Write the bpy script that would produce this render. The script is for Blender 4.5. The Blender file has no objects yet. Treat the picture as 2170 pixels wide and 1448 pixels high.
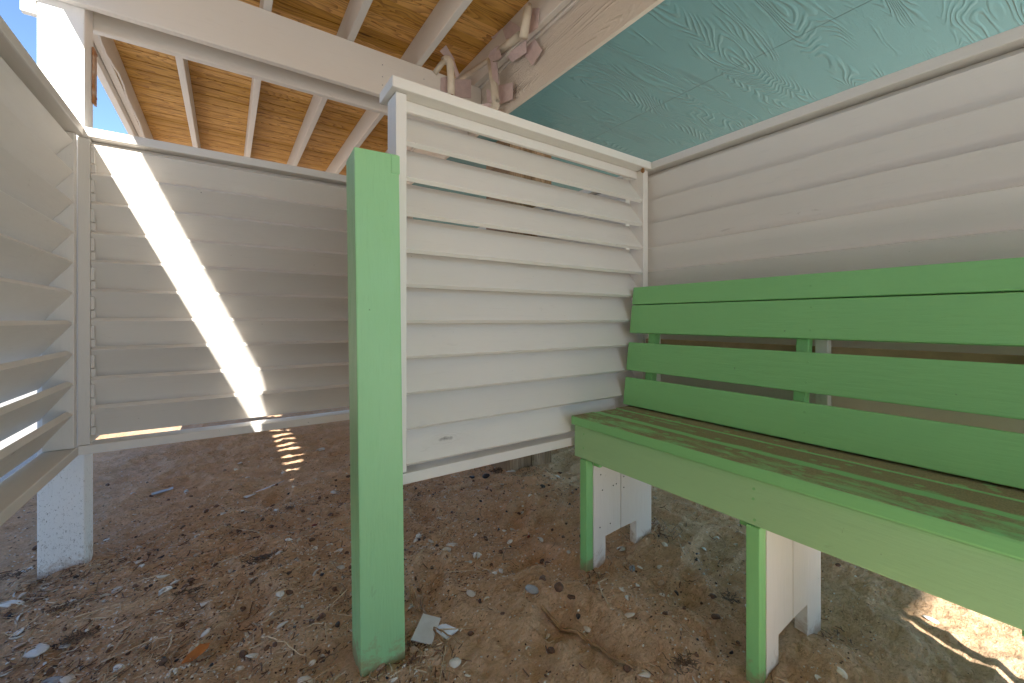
import bpy, bmesh, math, random
import numpy as np
from mathutils import Vector, Matrix, Euler

S = bpy.context.scene
COL = S.collection
rnd = random.Random(7)
H = 1.08                      # camera height above the sand

# ------------------------------------------------------------------ camera
cam_d = bpy.data.cameras.new("camera"); cam = bpy.data.objects.new("camera", cam_d); COL.objects.link(cam)
cam_d.sensor_width = 36.0; cam_d.lens = 880 / 2170 * 36.0; cam_d.shift_y = -47 / 2170
cam_d.clip_start = 0.02; cam_d.clip_end = 3000
YAW = math.atan2(0.5665, 0.8240)
cam.location = (0, 0, H); cam.rotation_euler = (math.radians(90), 0, -YAW)
S.camera = cam
S.render.resolution_x = 1024; S.render.resolution_y = 683
S.render.engine = 'CYCLES'
try:
    S.cycles.max_bounces = 10; S.cycles.diffuse_bounces = 8
except Exception: pass

# ------------------------------------------------------------------ light
SUNV = Vector((0.45, 1.45, -1.0)).normalized()         # direction the light travels
w = bpy.data.worlds.new("World"); S.world = w; w.use_nodes = True
nt = w.node_tree; bg = nt.nodes['Background']
sky = nt.nodes.new('ShaderNodeTexSky'); sky.sky_type = 'NISHITA'; sky.sun_disc = False
sky.sun_elevation = math.asin(-SUNV.z)
sky.sun_rotation = math.atan2(-SUNV.x, -SUNV.y)
sky.air_density = 0.8; sky.dust_density = 0.1; sky.ozone_density = 3.5
nt.links.new(sky.outputs[0], bg.inputs['Color']); bg.inputs['Strength'].default_value = 0.043
sun_d = bpy.data.lights.new("sun", 'SUN'); sun_d.energy = 2.4; sun_d.angle = math.radians(0.5); sun_d.color = (1.0, 0.95, 0.87)
sun = bpy.data.objects.new("sun", sun_d); COL.objects.link(sun)
sun.rotation_euler = SUNV.to_track_quat('-Z', 'Y').to_euler(); sun.location = (-3, -8, 6)
S.view_settings.view_transform = 'Standard'; S.view_settings.look = 'None'
S.view_settings.exposure = 2.9; S.view_settings.gamma = 1.0

# ------------------------------------------------------------------ node helper
class NT:
    def __init__(s, name):
        s.m = bpy.data.materials.new(name); s.m.use_nodes = True
        s.t = s.m.node_tree; s.b = s.t.nodes['Principled BSDF']
    def n(s, typ, **kw):
        nd = s.t.nodes.new(typ)
        for k, v in kw.items():
            if k.startswith('i_'):
                key = k[2:]; key = int(key) if key.isdigit() else key.replace('_', ' ')
                s.set(nd.inputs[key], v)
            else: setattr(nd, k, v)
        return nd
    def set(s, inp, v):
        if isinstance(v, bpy.types.NodeSocket): s.t.links.new(v, inp)
        else: inp.default_value = v
    def math(s, op, a, b=0.0, c=None, clamp=False):
        nd = s.t.nodes.new('ShaderNodeMath'); nd.operation = op; nd.use_clamp = clamp
        s.set(nd.inputs[0], a); s.set(nd.inputs[1], b)
        if c is not None: s.set(nd.inputs[2], c)
        return nd.outputs[0]
    def noise(s, vec, scale, detail=4, rough=0.55, dist=0.0, out=0):
        nd = s.n('ShaderNodeTexNoise', i_Vector=vec, i_Scale=scale, i_Detail=detail, i_Roughness=rough, i_Distortion=dist)
        return nd.outputs[out]
    def ramp(s, fac, stops, interp='LINEAR'):
        nd = s.n('ShaderNodeValToRGB'); s.set(nd.inputs[0], fac); cr = nd.color_ramp; cr.interpolation = interp
        while len(cr.elements) < len(stops): cr.elements.new(0.5)
        for e, (p, c) in zip(cr.elements, stops):
            e.position = p; e.color = (c, c, c, 1) if isinstance(c, (int, float)) else (*c, 1)
        return nd.outputs[0]
    def mix(s, fac, a, b, mode='MIX'):
        nd = s.n('ShaderNodeMix', data_type='RGBA', blend_type=mode)
        s.set(nd.inputs[0], fac)
        for inp, v in ((nd.inputs[6], a), (nd.inputs[7], b)):
            s.set(inp, v if isinstance(v, bpy.types.NodeSocket) else (*v, 1))
        return nd.outputs[2]
    def mapr(s, v, a, b, c=0.0, d=1.0):
        nd = s.n('ShaderNodeMapRange', i_0=v, i_1=a, i_2=b, i_3=c, i_4=d); return nd.outputs[0]
    def scale(s, vec, sc, off=None):
        nd = s.n('ShaderNodeMapping', i_Vector=vec, i_Scale=sc)
        if off is not None: s.set(nd.inputs['Location'], off)
        return nd.outputs[0]
    def objco(s):
        tc = s.n('ShaderNodeTexCoord'); oi = s.n('ShaderNodeObjectInfo')
        r = s.math('MULTIPLY', oi.outputs['Random'], 37.0)
        cb = s.n('ShaderNodeCombineXYZ', i_0=r, i_1=r, i_2=r)
        v = s.n('ShaderNodeVectorMath', operation='ADD'); s.set(v.inputs[0], tc.outputs['Object']); s.set(v.inputs[1], cb.outputs[0])
        return v.outputs[0], oi.outputs['Random'], tc.outputs['Object']
    def pos(s):
        g = s.n('ShaderNodeNewGeometry'); return g.outputs['Position']
    def sep(s, v):
        nd = s.n('ShaderNodeSeparateXYZ'); s.set(nd.inputs[0], v); return nd.outputs
    def bump(s, h, strength=0.3, dist=0.01, prev=None):
        nd = s.n('ShaderNodeBump', i_Height=h, i_Strength=strength, i_Distance=dist)
        if prev is not None: s.set(nd.inputs['Normal'], prev)
        return nd.outputs[0]
    def done(s, col=None, rough=None, normal=None, spec=None):
        if col is not None: s.set(s.b.inputs['Base Color'], col if isinstance(col, bpy.types.NodeSocket) else (*col, 1))
        if rough is not None: s.set(s.b.inputs['Roughness'], rough)
        if normal is not None: s.set(s.b.inputs['Normal'], normal)
        if spec is not None: s.b.inputs['Specular IOR Level'].default_value = spec
        return s.m

AX = {'x': (1, 12, 12), 'y': (12, 1, 12), 'z': (12, 12, 1)}
def paint(name, col, axis='x', grain=0.5, wear=0.35, dirt=(0.30, 0.27, 0.22), rough=0.5, speck_low=False, splash=False):
    k = NT(name); co, r, raw = k.objco()
    st = k.scale(co, AX[axis])
    fine = k.noise(st, 9, 5, 0.65)
    knot = k.noise(k.scale(co, tuple(0.35 + 0.12 * q for q in AX[axis])), 3.0, 2, 0.4)
    rings = k.math('SINE', k.math('MULTIPLY', knot, 70.0))
    big = k.noise(co, 2.2, 3, 0.5)
    c = k.mix(k.mapr(big, 0.35, 0.7, 0, 0.30), col, tuple(x * 0.88 for x in col))
    tint = k.mapr(r, 0, 1, 0.91, 1.04)
    hs = k.n('ShaderNodeHueSaturation', i_Value=tint, i_Color=c); c = hs.outputs[0]
    # faint grain reads through the paint
    c = k.mix(k.mapr(fine, 0.42, 0.30, 0, 0.22 * wear * 2), c, tuple(x * 0.7 for x in col))
    # scuffs and grime
    sc = k.noise(k.scale(co, tuple(1 + 0.25 * q for q in AX[axis])), 6.0, 6, 0.72, 0.6)
    c = k.mix(k.mapr(sc, 0.66, 0.76, 0, wear), c, dirt)
    kv = k.n('ShaderNodeTexVoronoi', i_Vector=k.scale(co, tuple(0.55 + 0.20 * q for q in AX[axis])), i_Scale=1.25)
    kd = k.math('ADD', kv.outputs['Distance'], k.math('MULTIPLY', k.math('SUBTRACT', k.noise(co, 22, 3, 0.6), 0.5), 0.09))
    ksel = k.mapr(k.sep(kv.outputs['Color'])[0], 0.50, 0.52)
    kring = k.math('MULTIPLY', k.mapr(kd, 0.05, 0.16, 1, 0), ksel)
    c = k.mix(k.math('MULTIPLY', kring, 0.10), c, tuple(x * 0.55 for x in col))
    c = k.mix(k.math('MULTIPLY', k.mapr(kd, 0.012, 0.035, 1, 0), k.math('MULTIPLY', ksel, 0.75)), c, (0.10, 0.08, 0.06))
    sp = k.noise(co, 55, 2, 0.6)
    c = k.mix(k.mapr(sp, 0.765, 0.80, 0, 0.9 * wear + 0.2), c, (0.07, 0.055, 0.04))
    if speck_low:
        z = k.sep(k.pos())[2]
        sp2 = k.noise(k.scale(co, (1, 1, 0.55)), 150, 4, 0.75, 1.0)
        thr = k.mapr(z, 0.0, 1.1, 0.545, 0.69)
        d = k.math('MULTIPLY', k.math('SUBTRACT', sp2, thr), 12.0, clamp=True)
        c = k.mix(d, c, (0.20, 0.19, 0.17))
    if splash:
        z = k.sep(k.pos())[2]; ns = k.noise(co, 9, 6, 0.75, 0.5)
        thr = k.mapr(z, 0.0, 0.20, 0.34, 0.80)
        d = k.math('MULTIPLY', k.math('SUBTRACT', ns, thr), 7.0, clamp=True)
        c = k.mix(k.math('MULTIPLY', d, 0.65), c, (0.33, 0.20, 0.11))
    h = k.math('ADD', k.math('MULTIPLY', fine, grain), k.math('MULTIPLY', rings, 0.10 * grain))
    h = k.math('ADD', h, k.math('MULTIPLY', sc, 0.5 * grain)); h = k.math('ADD', h, k.math('MULTIPLY', k.math('MULTIPLY', kring, 0.22), k.math('SINE', k.math('MULTIPLY', kd, 190.0))))
    return k.done(c, k.mapr(sc, 0.4, 0.8, rough - 0.06, rough + 0.2), k.bump(h, 0.55, 0.0022), 0.35)

WHITE = (0.75, 0.712, 0.66)
GREEN = (0.25, 0.58, 0.22)
M = {}
for a in 'xyz':
    M['w' + a] = paint('white_paint_' + a, WHITE, a)
    M['g' + a] = paint('green_paint_' + a, GREEN, a, grain=0.9, wear=0.35, dirt=(0.17, 0.27, 0.12), rough=0.42)
M['gpost'] = paint('pale_green_paint', (0.32, 0.62, 0.305), 'z', grain=1.1, wear=0.4, dirt=(0.20, 0.30, 0.16), rough=0.42, splash=True)
M['legw'] = paint('splashed_white_paint', WHITE, 'z', grain=0.7, wear=0.4, splash=True)
M['legg'] = paint('splashed_green_paint', GREEN, 'z', grain=0.8, wear=0.35, dirt=(0.17, 0.27, 0.12), rough=0.42, splash=True)
M['glit'] = paint('lit_green_paint', (0.37, 0.62, 0.30), 'y', grain=1.1, wear=0.4, dirt=(0.19, 0.27, 0.13), rough=0.45)  # bench green made lighter: the apron's brighter light is put into the colour
M['post_white'] = paint('weathered_white_paint', (0.80, 0.80, 0.79), 'z', grain=1.4, wear=0.5, speck_low=True, splash=True, rough=0.6)

def seat_mat():
    k = NT('green_paint_with_blown_sand'); co, r, raw = k.objco(); p = k.pos()
    st = k.scale(co, AX['y']); fine = k.noise(st, 9, 5, 0.65)
    x = k.sep(p)[0]
    base = k.mix(k.mapr(fine, 0.42, 0.30, 0, 0.3), GREEN, tuple(v * 0.7 for v in GREEN))
    n = k.noise(k.scale(p, (1.5, 0.5, 1)), 9, 7, 0.7, 0.5)
    edge = k.math('ABSOLUTE', k.math('SUBTRACT', x, 1.402))
    b = k.math('ADD', k.mapr(edge, 0.010, 0.03, -0.30, 0.03), k.mapr(x, 1.30, 1.60, 0.08, 0.28))
    m = k.math('MULTIPLY', k.math('SUBTRACT', k.math('ADD', n, b), 0.50), 6.0, clamp=True)
    gn = k.n('ShaderNodeNewGeometry'); m = k.math('MULTIPLY', m, k.mapr(k.sep(gn.outputs['Normal'])[2], 0.6, 0.95))
    grit = k.noise(p, 260, 2, 0.7)
    sand = k.mix(k.mapr(grit, 0.35, 0.65), (0.20, 0.135, 0.075), (0.36, 0.255, 0.155))
    c = k.mix(k.math('MULTIPLY', m, 0.86), base, sand)
    drops = k.n('ShaderNodeTexVoronoi', i_Vector=k.scale(p, (1, 0.8, 1)), i_Scale=22.0)
    dm = k.mapr(drops.outputs['Distance'], 0.20, 0.26, 0.6, 0)
    c = k.mix(dm, c, base)
    hh = k.math('ADD', k.math('MULTIPLY', grit, m), k.math('MULTIPLY', fine, 0.5))
    return k.done(c, k.mapr(m, 0, 1, 0.42, 0.9), k.bump(hh, 0.5, 0.003), 0.3)
M['seat'] = seat_mat()

def pine_mat(name, light, dark, pitch=0.1425, axis='x', off=0.0, knots=True):
    """bare timber: boards along `axis`, every board its own figure"""
    k = NT(name); p = k.pos(); s = k.sep(p)
    run, across = (s[0], s[1]) if axis == 'x' else (s[2], s[0])
    idx = k.math('FLOOR', k.math('DIVIDE', k.math('SUBTRACT', across, off), pitch))
    wn = k.n('ShaderNodeTexWhiteNoise', noise_dimensions='1D'); k.set(wn.inputs['W'], idx)
    rr = wn.outputs[0]
    cb = k.n('ShaderNodeCombineXYZ', i_0=k.math('ADD', run, k.math('MULTIPLY', rr, 31.0)), i_1=k.math('MULTIPLY', across, 6.0), i_2=k.math('MULTIPLY', idx, 3.7))
    v = cb.outputs[0]
    lo = k.noise(v, 1.3, 2, 0.45, 0.25)
    fr = k.math('FRACT', k.math('MULTIPLY', lo, 17.0))
    ring = k.math('POWER', fr, 2.2)
    fine = k.noise(k.scale(v, (3, 18, 1)), 6, 4, 0.7)
    c = k.mix(k.mapr(ring, 0.1, 1.0, 0, 0.75), light, dark)
    c = k.mix(k.mapr(fine, 0.45, 0.7, 0, 0.35), c, dark)
    hs = k.n('ShaderNodeHueSaturation', i_Value=k.mapr(rr, 0, 1, 0.72, 1.18), i_Saturation=k.mapr(rr, 0, 1, 1.08, 0.92), i_Color=c); c = hs.outputs[0]
    h = k.math('ADD', ring, k.math('MULTIPLY', fine, 0.6))
    if knots:
        vo = k.n('ShaderNodeTexVoronoi', i_Vector=k.scale(v, (1.0, 1.1, 1)), i_Scale=1.9, i_Randomness=1.0)
        kd = vo.outputs['Distance']
        c = k.mix(k.mapr(kd, 0.045, 0.13, 0.85, 0), c, (0.11, 0.045, 0.015))
        rk = k.math('SINE', k.math('MULTIPLY', kd, 120.0))
        c = k.mix(k.math('MULTIPLY', k.mapr(kd, 0.10, 0.26, 0.5, 0), k.mapr(rk, -1, 1)), c, dark)
        streak = k.noise(k.scale(v, (2.4, 9, 1)), 1.6, 4, 0.6)
        c = k.mix(k.mapr(streak, 0.61, 0.72, 0, 0.8), c, (0.13, 0.06, 0.02))
    return k.done(c, 0.62, k.bump(h, 0.4, 0.003), 0.3)
M['deck'] = pine_mat('pine_decking', (0.68, 0.38, 0.085), (0.25, 0.095, 0.018))
M['raw'] = pine_mat('weathered_raw_timber', (0.33, 0.22, 0.13), (0.15, 0.09, 0.05), 0.095, 'z', 0.02, knots=False)

def emboss(name, col, axis='x', pitch=0.40, strength=1.0):
    """painted fibre board with pressed cedar figure"""
    k = NT(name); p = k.pos(); s = k.sep(p)
    if axis == 'x': run, ac = s[0], s[1]
    else: run, ac = s[1], s[2]
    cb = k.n('ShaderNodeCombineXYZ', i_0=run, i_1=k.math('MULTIPLY', ac, 6.5), i_2=k.math('MULTIPLY', s[2] if axis == 'x' else s[0], 0.3))
    v = cb.outputs[0]
    lo = k.noise(v, 0.8, 2, 0.4, 0.2)
    ring = k.math('SINE', k.math('MULTIPLY', lo, 250.0))
    ring = k.mapr(ring, -0.2, 0.95)
    mask = k.mapr(k.noise(k.scale(v, (0.8, 1, 1)), 1.8, 2, 0.5), 0.44, 0.58)
    fib = k.noise(k.scale(v, (10, 26, 1)), 5, 3, 0.7, 0.4)
    h = k.math('ADD', k.math('MULTIPLY', ring, mask), k.math('MULTIPLY', fib, 0.55))
    big = k.noise(p, 1.4, 3, 0.5)
    c = k.mix(k.mapr(big, 0.3, 0.7, 0, 0.35), col, tuple(x * 0.86 for x in col))
    # butt joints between sheets
    f = k.math('ABSOLUTE', k.math('SUBTRACT', k.math('FRACT', k.math('DIVIDE', k.math('SUBTRACT', run, 0.33), 1.22)), 0.5))
    if axis == 'x':
        j = k.mapr(f, 0.0, 0.0022, 1, 0)
        c = k.mix(k.math('MULTIPLY', j, 0.55), c, tuple(x * 0.35 for x in col))
        h = k.math('SUBTRACT', h, k.math('MULTIPLY', j, 2.0))
    return k.done(c, 0.5, k.bump(h, 1.0 * strength, 0.0042), 0.35)
M['teal'] = emboss('teal_embossed_soffit', (0.165, 0.375, 0.40))
M['fascia'] = emboss('cream_embossed_fascia', (0.78, 0.71, 0.62), axis='y', strength=1.5)

def sand_mat():
    k = NT('shelly_sand'); p = k.pos()
    big = k.noise(p, 0.9, 5, 0.6); med = k.noise(p, 7, 6, 0.65, 0.4); fine = k.noise(p, 95, 5, 0.75); vf = k.noise(p, 420, 3, 0.8)
    c = k.mix(k.mapr(big, 0.35, 0.65), (0.76, 0.475, 0.28), (0.85, 0.61, 0.41))
    c = k.mix(k.mapr(med, 0.40, 0.72, 0, 0.8), c, (0.58, 0.36, 0.21))
    c = k.mix(k.mapr(fine, 0.52, 0.70, 0, 0.6), c, (0.34, 0.195, 0.10))
    cl = k.noise(k.scale(p, (1, 1.7, 1)), 42, 5, 0.72, 1.3)
    zone = k.mapr(k.noise(p, 1.6, 3, 0.6), 0.38, 0.62, 0.25, 1.0)
    c = k.mix(k.math('MULTIPLY', k.mapr(cl, 0.50, 0.62), k.math('MULTIPLY', zone, 0.75)), c, (0.35, 0.20, 0.10))
    c = k.mix(k.math('MULTIPLY', k.mapr(cl, 0.46, 0.36), k.math('MULTIPLY', zone, 0.6)), c, (0.82, 0.60, 0.40))
    c = k.mix(k.mapr(vf, 0.60, 0.72, 0, 0.6), c, (0.60, 0.50, 0.40))
    vo = k.n('ShaderNodeTexVoronoi', i_Vector=p, i_Scale=75.0)
    g = k.mapr(vo.outputs['Distance'], 0.10, 0.16, 1, 0)
    sel = k.mapr(k.sep(vo.outputs['Color'])[0], 0.80, 0.82)
    c = k.mix(k.math('MULTIPLY', g, sel), c, (0.66, 0.60, 0.52))
    sel2 = k.mapr(k.sep(vo.outputs['Color'])[1], 0.88, 0.90)
    c = k.mix(k.math('MULTIPLY', g, sel2), c, (0.07, 0.05, 0.04))
    h = k.math('ADD', k.math('MULTIPLY', k.math('SUBTRACT', 1.0, cl), 1.0), k.math('MULTIPLY', fine, 0.5))
    n1 = k.bump(h, 1.0, 0.016)
    n2 = k.bump(vf, 0.5, 0.003, n1)
    return k.done(c, 0.95, n2, 0.15)
M['sand'] = sand_mat()

def simple(name, col, rough=0.6, var=0.25, sc=30, metal=0.0, bs=0.4, bd=0.002, col2=None):
    k = NT(name); co, r, raw = k.objco()
    n = k.noise(co, sc, 4, 0.6)
    c = k.mix(k.mapr(n, 0.35, 0.7), col, col2 or tuple(x * (1 - var) for x in col))
    hs = k.n('ShaderNodeHueSaturation', i_Value=k.mapr(r, 0, 1, 0.8, 1.12), i_Color=c)
    k.b.inputs['Metallic'].default_value = metal
    return k.done(hs.outputs[0], rough, k.bump(n, bs, bd), 0.4)
M['shell_w'] = simple('white_shell', (0.78, 0.75, 0.69), 0.45, sc=60, col2=(0.60, 0.54, 0.46))
M['shell_t'] = simple('tan_shell', (0.55, 0.40, 0.28), 0.5, sc=50, col2=(0.36, 0.23, 0.15))
M['shell_g'] = simple('grey_shell', (0.22, 0.23, 0.25), 0.5, sc=50, col2=(0.50, 0.50, 0.50))
M['stone_b'] = simple('brown_stone', (0.16, 0.085, 0.05), 0.65, sc=25)
M['stone_k'] = simple('black_stone', (0.025, 0.024, 0.024), 0.5, sc=25, col2=(0.06, 0.05, 0.05))
M['stone_r'] = simple('red_stone', (0.22, 0.03, 0.015), 0.5, sc=25)
M['reed'] = simple('dry_reed', (0.46, 0.29, 0.15), 0.6, sc=20, col2=(0.20, 0.10, 0.045))
M['reed_l'] = simple('pale_dry_reed', (0.74, 0.58, 0.40), 0.6, sc=20, col2=(0.48, 0.32, 0.18))
M['weed'] = simple('dark_seaweed', (0.09, 0.055, 0.032), 0.6, sc=20, col2=(0.20, 0.12, 0.065))
M['leaf'] = simple('orange_leaf', (0.50, 0.17, 0.04), 0.5, sc=12, col2=(0.25, 0.08, 0.02))
M['offcut'] = simple('white_board_offcut', (0.72, 0.73, 0.74), 0.4, 0.15, sc=20)
M['offcut_b'] = simple('pale_blue_plastic', (0.50, 0.60, 0.70), 0.4, 0.2, sc=20)
M['tape'] = simple('mauve_painted_tape', (0.66, 0.53, 0.52), 0.38, 0.12, sc=35, bs=0.3)
M['foam'] = simple('cream_painted_pipe_foam', (0.76, 0.68, 0.55), 0.45, 0.12, sc=25, bs=0.3)
M['rust'] = simple('rusty_strap', (0.32, 0.13, 0.04), 0.7, sc=14, col2=(0.55, 0.50, 0.44), bs=0.8)
M['copper'] = simple('copper_pipe', (0.55, 0.23, 0.08), 0.35, 0.3, metal=0.8)
M['steel'] = simple('galvanised_bolt', (0.40, 0.41, 0.42), 0.4, 0.3, metal=0.9)
M['dark'] = simple('dark_hole', (0.02, 0.018, 0.015), 0.9)
M['driveway'] = simple('grey_concrete', (0.40, 0.38, 0.35), 0.85, 0.15, sc=4)
M['bounce'] = simple('pale_bounce', (0.76, 0.74, 0.70), 0.85, 0.15, sc=4)
M['yellow'] = simple('yellow_paint', (0.70, 0.38, 0.04), 0.55, 0.2, sc=15)
M['tan'] = simple('raw_tan_board', (0.66, 0.45, 0.28), 0.8, 0.3, sc=10)
M['splinter'] = simple('split_wood', (0.36, 0.18, 0.07), 0.8, sc=60)

# ------------------------------------------------------------------ mesh helpers
def new_bm(): return bmesh.new()
def box(bm, a, b, bev=0.0, mat=None):
    """box between two corners, optional bevel and transform"""
    a, b = Vector(a), Vector(b)
    r = bmesh.ops.create_cube(bm, size=1.0); vs = r['verts']
    for v in vs:
        v.co = Vector(((v.co.x + .5) * (b.x - a.x) + a.x, (v.co.y + .5) * (b.y - a.y) + a.y, (v.co.z + .5) * (b.z - a.z) + a.z))
    if bev > 0:
        es = list({e for v in vs for e in v.link_edges})
        r2 = bmesh.ops.bevel(bm, geom=es, offset=bev, segments=2, affect='EDGES', profile=0.6)
        vs = list({v for f in r2['faces'] for v in f.verts} | {v for v in vs if v.is_valid})
    if mat is not None:
        bmesh.ops.transform(bm, matrix=mat, verts=[v for v in vs if v.is_valid])
    return vs
def prism(bm, pts, x0, x1, axis='x', bev=0.0):
    """extrude a 2-D outline. axis x: pts=(y,z); y: pts=(x,z); z: pts=(x,y)"""
    def P(p, t):
        return {'x': (t, p[0], p[1]), 'y': (p[0], t, p[1]), 'z': (p[0], p[1], t)}[axis]
    A = [bm.verts.new(P(p, x0)) for p in pts]; B = [bm.verts.new(P(p, x1)) for p in pts]
    n = len(pts); fs = [bm.faces.new(A), bm.faces.new(list(reversed(B)))]
    for i in range(n): fs.append(bm.faces.new([A[(i + 1) % n], A[i], B[i], B[(i + 1) % n]]))
    if bev > 0:
        es = list({e for f in fs for e in f.edges})
        bmesh.ops.bevel(bm, geom=es, offset=bev, segments=2, affect='EDGES', profile=0.6)
def tube(bm, pts, r, seg=10, flat=1.0, r1=None):
    pts = [Vector(p) for p in pts]; rings = []
    n = len(pts); up = Vector((0, 0, 1))
    for i, p in enumerate(pts):
        d = (pts[min(i + 1, n - 1)] - pts[max(i - 1, 0)]).normalized()
        s = d.cross(up)
        if s.length < 0.05: s = d.cross(Vector((1, 0, 0)))
        s.normalize(); t = s.cross(d)
        rr = r if r1 is None else r + (r1 - r) * i / (n - 1)
        rings.append([bm.verts.new(p + (s * math.cos(a) + t * math.sin(a) * flat) * rr) for a in [2 * math.pi * k / seg for k in range(seg)]])
    for a, b in zip(rings, rings[1:]):
        for k in range(seg): bm.faces.new([a[k], a[(k + 1) % seg], b[(k + 1) % seg], b[k]])
    bm.faces.new(list(reversed(rings[0]))); bm.faces.new(rings[-1])
def finish(name, bm, mat, parent=None, loc=None, smooth=False):
    bmesh.ops.recalc_face_normals(bm, faces=bm.faces)
    me = bpy.data.meshes.new(name); bm.to_mesh(me); bm.free()
    if isinstance(mat, str): mat = M[mat]
    me.materials.append(mat)
    if smooth:
        for p in me.polygons: p.use_smooth = True
    o = bpy.data.objects.new(name, me); COL.objects.link(o)
    if parent: o.parent = parent
    if loc is not None: o.location = loc
    return o
def thing(name, label, cat, loc=(0, 0, 0), rz=0.0, group=None):
    o = bpy.data.objects.new(name, None); COL.objects.link(o); o.location = loc; o.rotation_euler = (0, 0, rz)
    o.empty_display_size = 0.1
    return tag(o, label, cat, group)
def tag(o, label=None, cat=None, group=None, kind=None):
    if label: o['label'] = label
    if cat: o['category'] = cat
    if group: o['group'] = group
    if kind: o['kind'] = kind
    return o
def part(name, mat, parent, a, b, bev=0.003):
    bm = new_bm(); box(bm, a, b, bev); return finish(name, bm, mat, parent)

# ------------------------------------------------------------------ ground
def vnoise(x, y, seed):
    xi = np.floor(x).astype(np.int64); yi = np.floor(y).astype(np.int64); fx = x - xi; fy = y - yi
    def h(a, b):
        n = (a * 374761393 + b * 668265263 + seed * 1442695041) & 0xffffffff
        n = ((n ^ (n >> 13)) * 1274126177) & 0xffffffff
        return ((n ^ (n >> 16)) & 0xffff) / 65535.0
    sx = fx * fx * fx * (fx * (fx * 6 - 15) + 10); sy = fy * fy * fy * (fy * (fy * 6 - 15) + 10)
    return (h(xi, yi) * (1 - sx) + h(xi + 1, yi) * sx) * (1 - sy) + (h(xi, yi + 1) * (1 - sx) + h(xi + 1, yi + 1) * sx) * sy
def gz(x, y):
    x = np.asarray(x, float); y = np.asarray(y, float)
    near = np.exp(-((np.hypot(x - 0.4, y - 2.0)) / 6.0) ** 2)
    z = 0.050 * (vnoise(x * 1.7 + 9, y * 1.7, 1) - .5) + 0.040 * (vnoise(x * 4.1, y * 4.1, 2) - .5)
    # wind-scoured ridges and lumps
    r = 1 - np.abs(2 * vnoise(x * 5.0 + 2.0 * y, y * 6.5 - x, 3) - 1)
    z = z + 0.026 * (r ** 3 - 0.3)
    rough = 0.5 + 0.5 * (vnoise(x * 1.2 + 5, y * 1.2 + 3, 8))
    z = z + rough * (0.017 * (vnoise(x * 13, y * 13, 4) - .5) + 0.016 * (vnoise(x * 29, y * 31, 5) - .5) + 0.014 * (vnoise(x * 63, y * 66, 6) - .5))
    def bumpf(cx, cy, s, a): return a * np.exp(-(((x - cx) ** 2 + (y - cy) ** 2) / s ** 2))
    z = z + bumpf(0.83, 1.25, 0.16, 0.030) + bumpf(1.05, 0.95, 0.20, 0.026) - bumpf(0.95, 1.10, 0.05, 0.008)
    z = z - bumpf(-0.40, 2.70, 0.17, 0.05) + bumpf(-0.10, 2.55, 0.20, 0.025) - bumpf(0.42, 1.32, 0.13, 0.012)
    z = z + bumpf(1.35, 0.55, 0.22, 0.014) - bumpf(1.12, 1.6, 0.2, 0.02)
    for (cx, cy, ang, dep) in ((0.95, 1.12, 0.5, .016), (0.70, 1.62, 1.1, .026), (1.12, 1.48, 0.2, .022), (0.05, 1.75, 0.9, .026), (-0.05, 2.25, 0.3, .024), (0.25, 2.9, 1.2, .022), (1.35, 1.9, 0.7, .024), (0.9, 2.2, 1.4, .022), (1.5, 0.95, 0.8, .018)):
        dx = (x - cx) * math.cos(ang) + (y - cy) * math.sin(ang); dy = -(x - cx) * math.sin(ang) + (y - cy) * math.cos(ang)
        q = (dx / 0.145) ** 2 + (dy / 0.055) ** 2
        z = z - dep * np.exp(-q * q) + 0.45 * dep * np.exp(-((np.sqrt(q) - 1.45) / 0.35) ** 2)
    z = z * (0.25 + 0.75 * near)
    return z
def ground_z(x, y): return float(gz(x, y))
def axis_coords(lo, hi, step, far):
    c = list(np.arange(lo, hi + 1e-6, step)); s = step; a = hi; out = []
    while a < far: s *= 1.22; a += s; out.append(a)
    s = step; a = lo; pre = []
    while a > -far: s *= 1.22; a -= s; pre.append(a)
    return np.array(pre[::-1] + c + out)
xs = axis_coords(-1.3, 3.1, 0.0095, 900); ys = axis_coords(0.1, 4.6, 0.0095, 900)
XX, YY = np.meshgrid(xs, ys); ZZ = gz(XX, YY)
far = np.clip((np.hypot(XX, YY) - 9) / 10, 0, 1); ZZ = ZZ * (1 - far)
nx, ny = len(xs), len(ys)
co = np.stack([XX, YY, ZZ], -1).reshape(-1, 3)
ii = np.arange(nx * ny).reshape(ny, nx)
fa = np.stack([ii[:-1, :-1], ii[:-1, 1:], ii[1:, 1:], ii[1:, :-1]], -1).reshape(-1, 4)
me = bpy.data.meshes.new('sand_ground')
me.vertices.add(len(co)); me.vertices.foreach_set('co', co.ravel())
me.loops.add(fa.size); me.loops.foreach_set('vertex_index', fa.ravel().astype(np.int32))
me.polygons.add(len(fa)); me.polygons.foreach_set('loop_start', np.arange(0, fa.size, 4, dtype=np.int32)); me.polygons.foreach_set('loop_total', np.full(len(fa), 4, np.int32))
me.update(calc_edges=True); me.materials.append(M['sand'])
me.polygons.foreach_set('use_smooth', np.ones(len(fa), bool))
g = bpy.data.objects.new('sand_ground', me); COL.objects.link(g); tag(g, kind='structure')

bm = new_bm(); box(bm, (-16, -14, -0.05), (-1.15, 40, 0.045), 0.01)
pad = finish('driveway', bm, 'driveway'); tag(pad, kind='structure')
bm = new_bm(); box(bm, (-1.1495, -14, -0.05), (12, -0.14, 0.044), 0.01)  # unseen pale slab added to bounce sunlight up under the deck
pad = finish('bounce_slab', bm, 'bounce'); tag(pad, kind='structure')

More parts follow.
